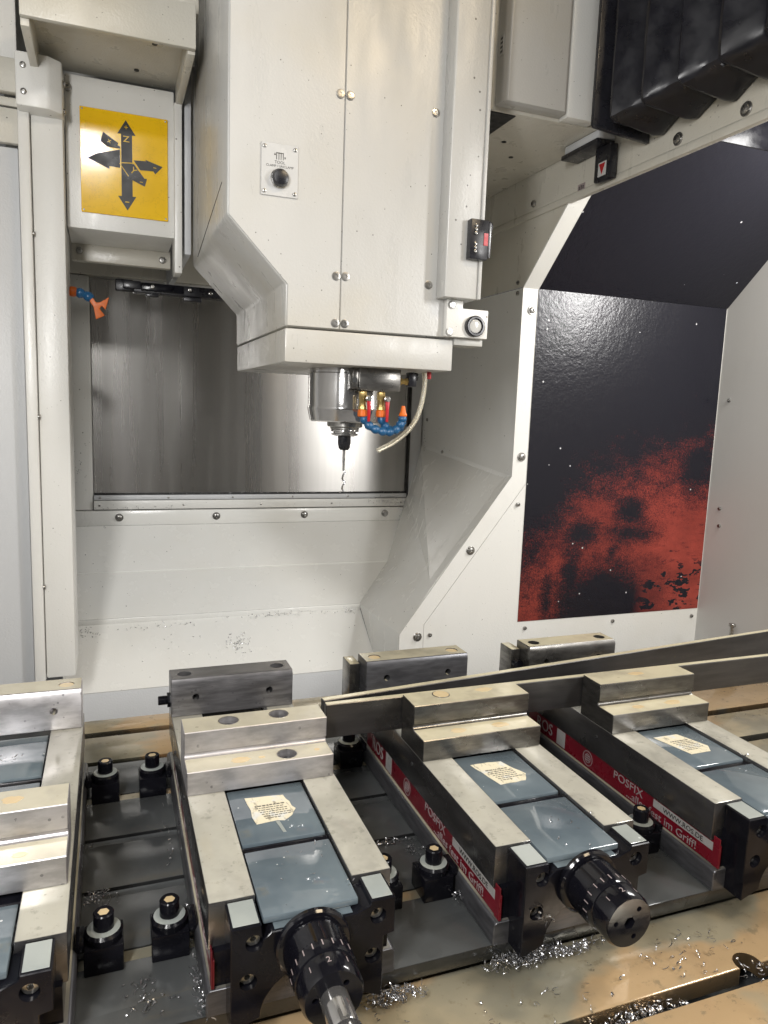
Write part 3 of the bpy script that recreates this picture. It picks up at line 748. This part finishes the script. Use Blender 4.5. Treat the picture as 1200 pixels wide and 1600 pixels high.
# flat fan coolant nozzle at the post
def bead_chain(pts, r, mat, par, name='hose'):
    b = B(); P = [Vector(p) for p in pts]
    for a, c in zip(P, P[1:]):
        L = (c-a).length
        b.lathe([(r*.62, -L*.05), (r*.78, L*.12), (r*1.0, L*.38), (r*1.02, L*.55), (r*.88, L*.82), (r*.7, L*1.02)], a, c-a, 18)
    return part(name, b, mat, par)
fn = root('fan_nozzle', 'orange flat fan coolant nozzle on a short blue hose by the post', 'nozzle', (-48, 1150, 541))
part('socket', B().lathe([(6, 0), (7, 2), (7, 6), (6, 9)], (-50, 1150, 541.5), (1, 0, -.04), 20), ORANGE, fn)
bead_chain([(-42, 1150, 541), (-31, 1149, 539), (-20, 1148, 533)], 7, BLUEP, fn)
part('fan', B().prism([(-21, 536), (-15, 528), (-10, 529), (2, 537), (-3, 519), (-8, 524), (-11, 520), (-4, 511), (-16, 505), (-19, 522), (-24, 529)], 'y', 1143, 1149, .8), ORANGE, fn)

# ================================================================== spindle head
YH = 780; YB = 1100
hd = root('spindle_head', 'grey white spindle head housing with cut corner, hanging over the vises', 'spindle head', (273, 940, 440))
part('housing', B().prism([(175, 477), (175, 520), (113.5, 583), (113.5, 1150), (371, 1150), (371, 477)], 'y', YH+2, YB, 3), HEADP, hd)
part('lower_skirt', B().box(175, 371.5, YH, YB-8, 440, 475.5, 2), HEADP, hd)
part('front_cover', B().prism([(177, 478), (177, 520), (115.5, 583), (115.5, 1150), (233, 1150), (234.3, 478)], 'y', YH-.2, YH+2.5, .5, 1), HEADP, hd)
part('front_cover', B().prism([(235.5, 478), (234.2, 1150), (369, 1150), (369, 478)], 'y', YH-.2, YH+2.5, .5, 1), HEADP, hd)
part('side_seam', B().prism([(YH+34, 622), (YH+36, 622), (YB-60, 586), (YB-62, 585)], 'x', 113.0, 113.6), DARK, hd)
bolts(hd, [(229, YH-.2, 715), (239.5, YH-.2, 715), (337, YH-.2, 714.5), (229.3, YH-.2, 533), (239.6, YH-.2, 533.5), (337, YH-.2, 533.5), (229.5, YH-.2, 484), (240, YH-.2, 484)], me=FLATS)
cpn = part('button_plate', B().box(147.3, 185.5, YH-2, YH-.3, 605.7, 656.4, .3, 1), PLATEW, hd, 'small clear plate with push button')
bolts(cpn, [(150.5, YH-2, 652.5), (182, YH-2, 652.5), (150.5, YH-2, 609.5), (182, YH-2, 609.5)], me=TINY)
part('button_ring', B().lathe([(9.6, 0), (9.6, 2.5), (8.6, 3.5)], (166, YH-2, 622.5), (0, -1, 0), 32), CHROME, cpn)
part('button', B().lathe([(8.3, 0), (8.3, 6), (7.2, 8.2), (4, 9)], (166, YH-3, 622.5), (0, -1, 0), 32), BLACKP, cpn)
for t_, z_, s_ in (('TOOL', 638.3, 4.0), ('CLAMP / UNCLAMP', 634.6, 3.3)): inst('lettering', text_mesh(t_, s_, .1), INK, cpn, (166.3, YH-2.1, z_), FRONT)
ic = B()
for x_ in (162.8, 165.2, 167.4, 169.6): ic.box(x_-.35, x_+.35, YH-2.15, YH-2.02, 641, 648)
ic.box(163, 169.5, YH-2.15, YH-2.02, 647, 647.7).prism([(160.2, 645), (162, 645), (161.1, 647.4)], 'y', YH-2.15, YH-2.02).prism([(170.6, 644), (172.4, 644), (171.5, 641.6)], 'y', YH-2.15, YH-2.02)
part('pictogram', ic, INK, cpn)
# duct on the right of the head front
part('cable_duct', B().prism([(346.5, YH), (346.5, 757.5), (348, 756), (385, 756), (389, 760), (389, 900), (372.5, 900), (372.5, YH)], 'z', 519, 1150, 1.2), HEADP, hd)
part('duct_rim', B().box(386.5, 390.5, 754.5, 762, 519, 1150, .8), HEADP, hd)
bk = part('lens_bracket', B().prism([(357, 478), (357, 519), (377, 519), (377, 510), (409.5, 510), (409.5, 478)], 'y', 770, 779.5, 1), WHITE, hd)
bolts(bk, [(362.5, 770, 513), (361, 770, 483)], me=FLATS)
part('bracket_foot', B().box(372.5, 409, 779.6, 812, 470, 477.5, 1), HEADP, hd)
part('lens_ring', B().lathe([(11.8, 0), (11.8, 5), (10.6, 6.5), (8.8, 6.5), (8.0, 3)], (391.5, 770, 491), (0, -1, 0), 36), BLACKP, bk)
part('lens', B().lathe([(7.6, 0), (7.4, 4.2), (5, 5)], (391.5, 769.5, 491), (0, -1, 0), 32), LAMPGLASS, bk)
sn = part('sensor', B().box(370, 391.5, 746, 755.8, 560, 602, 1).prism([(391.5, 746), (396, 748), (396, 762), (391.5, 764)], 'z', 563, 600, .5), BLACKP, hd, 'black sensor block with small red label')
part('label', B().box(396.1, 396.5, 749.5, 760.5, 574, 588), REDP, sn)
part('label', B().box(386, 391, 745.4, 745.9, 575, 588), REDP, sn)
for z in (595, 591, 587, 576, 572, 568): inst('sensor_screw', TINY, SCREW, sn, (376, 746, z), FRONT)
part('cable_loop', B().tube([(394+5*math.sin(a), 752, 597+5*math.cos(a)) for a in [k*.35 for k in range(12)]], .9, 8), BLACKP, sn)
# spindle nose
part('spindle_nose', B().lathe([(44.5, 0), (44.5, 6), (46, 7), (46, 46), (46.5, 47), (46.5, 49), (46.3, 50), (43.5, 63), (41, 64.5)], (273, 873, 441), (0, 0, -1), 72), CHROME, hd)
part('nose_seal', B().lathe([(46.2, 0), (46.2, .8)], (273, 873, 393.2), (0, 0, -1), 64), DARK, hd)
part('nose_ring', B().lathe([(22, 0), (22, 5.5), (20.5, 6.5), (18, 7), (18, 9)], (273, 873, 376.6), (0, 0, -1), 48), SCREW, hd)
mf = part('coolant_manifold', B().prism([(268, 440), (268, 417), (271, 414.5), (319, 414.5), (319, 440)], 'y', 806, 826, 1).box(260.5, 268, 808, 824, 416, 439.5, 1), STEEL, hd, 'grey metal coolant manifold block')
part('port', B().cyl((263, 807.9, 426), (0, -1, 0), 3.2, .6, 20), DARK, mf)
part('brass_fitting', B().lathe([(5, 0), (5, 4), (3.5, 4.5), (3.5, 9), (4.5, 9.4), (4.5, 12)], (319, 816, 427), (1, 0, 0), 6), BRASS, mf)
part('elbow', B().box(331, 341, 810, 822, 421, 438, 1.5).cyl((343, 816, 433), (-1, 0, 0), 5, 8, 16), BLACKP, mf)
for k, (x, dx) in enumerate(((274.5, 0), (297, 0))):
    vv = part('valve', B().lathe([(4.2, 0), (5, 1), (5, 9), (4.4, 10), (4.4, 17), (5.2, 17.5), (5.2, 21)], (x, 811, 413.8), (0, 0, -1), 8), BRASS, mf, 'brass coolant valve with red lever')
    part('lever', B().prism([(x+2.4, 403), (x+8, 403), (x+7.2, 393), (x+6.8, 379), (x+3.6, 379), (x+3.2, 393)], 'y', 802, 804.2, .7), REDP, vv)
    part('lever_nut', B().lathe([(4.2, 0), (4.2, 3), (2.6, 4), (2.6, 6)], (x+5, 806, 405), (0, -1, 0), 6), SCREW, vv)
    part('adapter', B().lathe([(4.2, 0), (5.6, 1), (5.6, 7.5), (4.5, 8.5)], (x, 811, 392.8), (0, 0, -1), 20), ORANGE, vv)
h1 = bead_chain([(274.5, 811, 385), (279, 810, 377.5), (286, 809, 371.5), (294.5, 808, 369), (303, 807, 367.2), (311.5, 806, 368), (318, 805, 373), (321.5, 804, 380), (322, 803, 387)], 5.2, BLUEP, hd)
part('tip', B().lathe([(4.6, 0), (5, 1.5), (3.4, 5), (2.2, 11), (1.8, 12)], (322, 803, 386.5), (0, 0, 1), 20), ORANGE, h1)
h2 = bead_chain([(297, 811, 385), (301, 812, 377), (307, 814, 370.5), (315, 816, 368.5), (322, 818, 370), (327, 819, 375.5), (328.5, 820, 382.5)], 5.2, BLUEP, hd)
part('tip', B().lathe([(4.6, 0), (5, 1.5), (3.6, 5), (3, 8)], (328.5, 820, 382), (-.1, 0, 1), 20), ORANGE, h2)
def spline(pts, n=8):
    P = [Vector(p) for p in pts]; P = [P[0]*2-P[1]] + P + [P[-1]*2-P[-2]]; out = []
    for i in range(1, len(P)-2):
        for k in range(n):
            t = k/n; a, b, c, d = P[i-1:i+3]
            out.append(.5*((2*b)+(c-a)*t+(2*a-5*b+4*c-d)*t*t+(3*b-a-3*c+d)*t**3))
    return out + [P[-2]]
part('drain_tube', B().tube(spline([(362.5, 840, 441), (364, 840, 426), (361, 840, 403), (354.6, 840, 383.4), (343.4, 840, 368), (326, 840, 354), (305.4, 840, 343.4)]), 3.1, 12), TUBE, hd)
part('plug', B().cyl((361.5, 822, 440.5), (0, 0, -1), 2.6, 9, 14, .8), REDP, hd)

# tool in the spindle
tl = root('drill_holder', 'dark tool holder with thin drill, gripped in the spindle nose', 'tool holder', (273, 873, 341))
part('flange', B().lathe([(17, 0), (17.5, 1), (17.5, 2.4), (14, 3.4), (14, 4.6), (16.6, 5.4), (16.6, 7), (12, 8.5)], (273, 873, 367.4), (0, 0, -1), 48), CHROME, tl)
part('collet_nut', B().lathe([(8, 0), (8, 9), (7.4, 11), (7.2, 14), (5.2, 17)], (273, 873, 358.8), (0, 0, -1), 28), BLACKP, tl)
part('drill', B().cyl((273, 873, 342), (0, 0, -1), 1.7, 16, 14).cyl((273, 873, 326), (0, 0, -1), 1.4, 10, 10), SCREW, tl)
sp = [(273+1.6*math.sin(k*1.05)+(.4 if k % 3 else -.6), 873+1.2*math.cos(k*1.05), 317-k*2.1) for k in range(14)]
thing('swarf_strand', B().tube(spline(sp, 3), 1.1, 6), CHIP, 'thin twisted bright chip dangling from the drill', 'chip')

# ================================================================== carriage, proximity switch and bellows
ca = root('head_carriage', 'cream carriage body between the spindle head and the beam', 'carriage', (510, 1080, 768))
part('body', B().box(391, 633, 870, 1470, 768, 1150, 2), CREAM, ca)
part('front_box', B().prism([(461, 846), (542, 846), (548, 852), (548, 869.8), (455, 869.8), (455, 852)], 'z', 772, 1150, 1.5), HEADP, ca)
part('front_plate', B().box(549, 592, 850, 869.8, 768.5, 1150, 1.5), WHITE, ca)
part('recess_shade', B().box(436, 488, 874, 962, 766.8, 768.5), DARK, ca)  # flat dark patch paints the shade of a recess in the underside
part('name_tag', B().box(454.2, 454.9, 854, 862, 826, 850), PLATEW, ca)
for k in range(4): part('tag_stroke', B().box(453.9, 454.2, 855.5, 860.5, 829+k*5, 831.5+k*5), INK, ca)
for p in ((470, 1000), (520, 960), (560, 1010), (500, 1060), (445, 1040)): part('stain', B().cyl((p[0], p[1], 767.2), (0, 0, 1), 3.5, 1.2, 9), DARK, ca)
px = root('limit_switch', 'grey and black limit switch with red triangle label under the carriage', 'switch', (622, 880, 708))
part('cover', B().box(606, 633, 862, 940, 757, 767.6, 2), GREYP, px)
part('body', B().box(604, 633, 862, 945, 750, 756.6, 1.5), BLACKP, px)
part('arm', B().box(618, 630, 850, 884, 706, 749.8, 2), BLACKP, px)
lb = part('label', B().box(617.3, 617.9, 857, 874, 711, 729, .2, 1), PLATEW, px)
part('triangle', B().sheet([(617.1, 859, 727), (617.1, 872, 727), (617.1, 865.5, 713)], .3, (1, 0, 0)), REDP, lb)

bl = root('bellows', 'black folded bellows cover hanging along the cream beam', 'bellows', (596, 600, 732))
part('end_plate', B().prism([(551.5, 738), (548, 742), (548, 1150), (632, 1150), (632, 731.5)], 'y', 792, 798, 1), BLACKP, bl)
def fold(y0, k):
    """one pleat: a ring of fabric bulging out to the left, with a soft crumpled rim"""
    b = bmesh.new(); rows = []
    yn = [y0, y0-10, y0-20, y0-24, y0-34, y0-44, y0-55]
    bulge = [-10, 3, 16, 17, 8, -1, -10]
    rnd = random.Random(k)
    for y, g in zip(yn, bulge):
        xl, zb = 570-g, 746-g*.55
        prof = [(632, zb-3), (618, zb-5), (600, zb-3.5), (586, zb-1.5), (xl+6, zb+1), (xl+1, zb+5), (xl, zb+14)] + [(xl, zb+14+q*28) for q in range(1, 14)]
        rows.append([b.verts.new((x+rnd.uniform(-.8, .8)*(0 if x > 630 else 1), y+rnd.uniform(-1.0, 1.0), z+rnd.uniform(-.6, .6))) for x, z in prof])
    for A, C in zip(rows, rows[1:]):
        for i in range(len(A)-1): b.faces.new((A[i], A[i+1], C[i+1], C[i]))
    bmesh.ops.recalc_face_normals(b, faces=b.faces)
    bmesh.ops.subdivide_edges(b, edges=b.edges[:], cuts=1, use_grid_fill=True, smooth=.15)
    mb = B(); mb._merge(b); me = mb.mesh('pleat', 28); return me
for k in range(9):
    o = part('pleat', fold(790-k*55, k), RUBBER, bl)
    o.modifiers.new('thick', 'SOLIDIFY').thickness = .0012

# ================================================================== swarf
def chips(name, spots_, label, seed, parent=None):
    rnd = random.Random(seed); V = []; F = []
    for (cx, cy_, cz, sx, sy2, n, lmin, lmax, hz, nrm) in spots_:
        nv = Vector(nrm).normalized(); q = nv.to_track_quat('Z', 'Y')
        for _ in range(int(n*.7)):
            a, b_ = rnd.gauss(0, .5), rnd.gauss(0, .5)
            a = max(-1, min(1, a)); b_ = max(-1, min(1, b_))
            c = Vector((cx, cy_, cz)) + q @ Vector((a*sx, b_*sy2, 0)) + nv*(abs(rnd.gauss(0, 1))*hz*(1-min(1, a*a+b_*b_)*.7) + .6)
            L = rnd.uniform(lmin, lmax); w = rnd.uniform(.2, .5); R = rnd.uniform(1.2, 4.5); m = 6
            rot = q.to_matrix() @ Matrix.Rotation(rnd.uniform(0, 6.3), 3, 'Z') @ Matrix.Rotation(rnd.gauss(0, .5 if hz > 1 else .25), 3, 'X')
            i0 = len(V); tw = rnd.uniform(-.25, .25)*L
            for s_ in range(m+1):
                t = s_/m; an = t*L/R
                p = Vector((R*math.sin(an), tw*t, R*(1-math.cos(an))*.6 + .2))
                for sg_ in (-w, w): V.append((c + rot @ (p + Vector((0, sg_, 0))))*MM)
            for s_ in range(m): F.append((i0+2*s_, i0+2*s_+1, i0+2*s_+3, i0+2*s_+2))
    me = bpy.data.meshes.new(name); me.from_pydata(V, [], F); me.materials.append(CHIP); me.shade_smooth()
    o = bpy.data.objects.new(name, me); COL.objects.link(o); o['kind'] = 'stuff'; o['label'] = label; o['category'] = 'chips'
    return o
UP = (0, 0, 1)
chips('metal_chips', [(287, 424, -13, 32, 7, 460, 4, 16, 5, UP), (330, 424, -15, 36, 5, 200, 4, 14, 3, UP), (180, 424, -16, 24, 6, 260, 4, 14, 4, UP), (345, 366, -30, 42, 7, 300, 4, 15, 5, UP),
                      (470, 372, -26, 22, 7, 70, 3, 8, 3, UP), (262, 484, 1, 6, 6, 40, 3, 10, 4, UP), (290, 411, 34, 4, 4, 14, 4, 12, 3, (0, -1, .4))], 'heaped bright metal chips along the front edge of the base plate', 3)
chips('metal_chips', [(-14, 573, 0, 14, 10, 130, 2, 7, 4, UP), (50, 520, 3, 4, 24, 60, 3, 8, 4, UP), (52, 455, 3, 4, 28, 120, 3, 9, 4, UP), (15, 470, 0, 12, 10, 26, 3, 8, 1.5, UP), (-22, 655, -4, 4, 6, 14, 2, 6, 1, UP),
                      (237, 580, -3, 22, 5, 70, 3, 8, 3, UP), (252, 560, 0, 8, 10, 30, 3, 9, 3, UP), (20, 450, 0, 30, 14, 30, 3, 9, 1, UP), (44, 640, 0, 4, 60, 22, 2, 6, 1, UP)], 'loose metal chips in the gaps between the vises', 4)
chips('metal_chips', [(300, 395, -20, 60, 20, 26, 4, 12, .4, UP), (420, 400, -20, 50, 22, 55, 4, 13, .5, UP), (560, 330, -20, 140, 30, 40, 4, 12, .4, UP), (150, 400, -20, 60, 18, 16, 4, 10, .4, UP), (700, 700, -20, 60, 110, 26, 3, 8, .4, UP),
                      (118, 460, 73, 30, 34, 14, 2, 5, .2, UP), (330, 450, 73, 30, 34, 14, 2, 5, .2, UP), (150, 437, 71, 3, 3, 8, 2, 6, .6, UP), (362, 457, 74, 2, 3, 8, 2, 5, .6, UP), (573, 500, 74, 4, 4, 9, 2, 5, .6, UP), (-90, 690, 73, 20, 8, 16, 2, 6, 1, UP)], 'scattered single chips on the wet table and vise beds', 5)
chips('metal_chips', [(290, 1467, 214, 300, 2, 240, 2, 8, 1.0, UP), (560, 1464, 204, 40, 3, 80, 2, 7, 2, UP), (560, 1461, 196, 46, 7, 80, 2, 6, .6, (0, -1, 0)), (595, 1450, 180, 14, 34, 110, 2, 7, 1.0, (-.6, -.5, .5)),
                      (582, 1440, 130, 10, 26, 60, 2, 7, .8, (-.6, -.6, .5)), (300, 1280, 14, 120, 5, 110, 2, 7, .6, (0, -.6, .8)), (-40, 1274, 5, 20, 12, 40, 2, 7, .6, (0, -.6, .8)), (60, 1276, 8, 120, 6, 36, 2, 7, .6, (0, -.6, .8)),
                      (205, 1238, -20, 20, 20, 70, 2, 8, .5, (0, -.6, .8)), (130, 1235, -24, 150, 40, 44, 2, 6, .3, (0, -.6, .8)), (-55, 1462, 260, 14, 40, 20, 2, 8, .2, (0, -1, 0)), (40, 1462, 190, 70, 4, 28, 2, 7, .3, (0, -1, 0)),
                      (120, 1455, 144, 200, 10, 30, 2, 6, .2, (0, -.87, .5)), (632, 1440, 300, 8, 50, 60, 2, 6, .8, (-1, 0, 0)), (600, 1330, 240, 50, 60, 30, 2, 6, .3, (-.8, 0, .6)), (420, 1275, 14, 18, 8, 40, 2, 7, .8, (0, -.6, .8))],
      'fine metal chips clinging to the white back chute and ledge', 6)
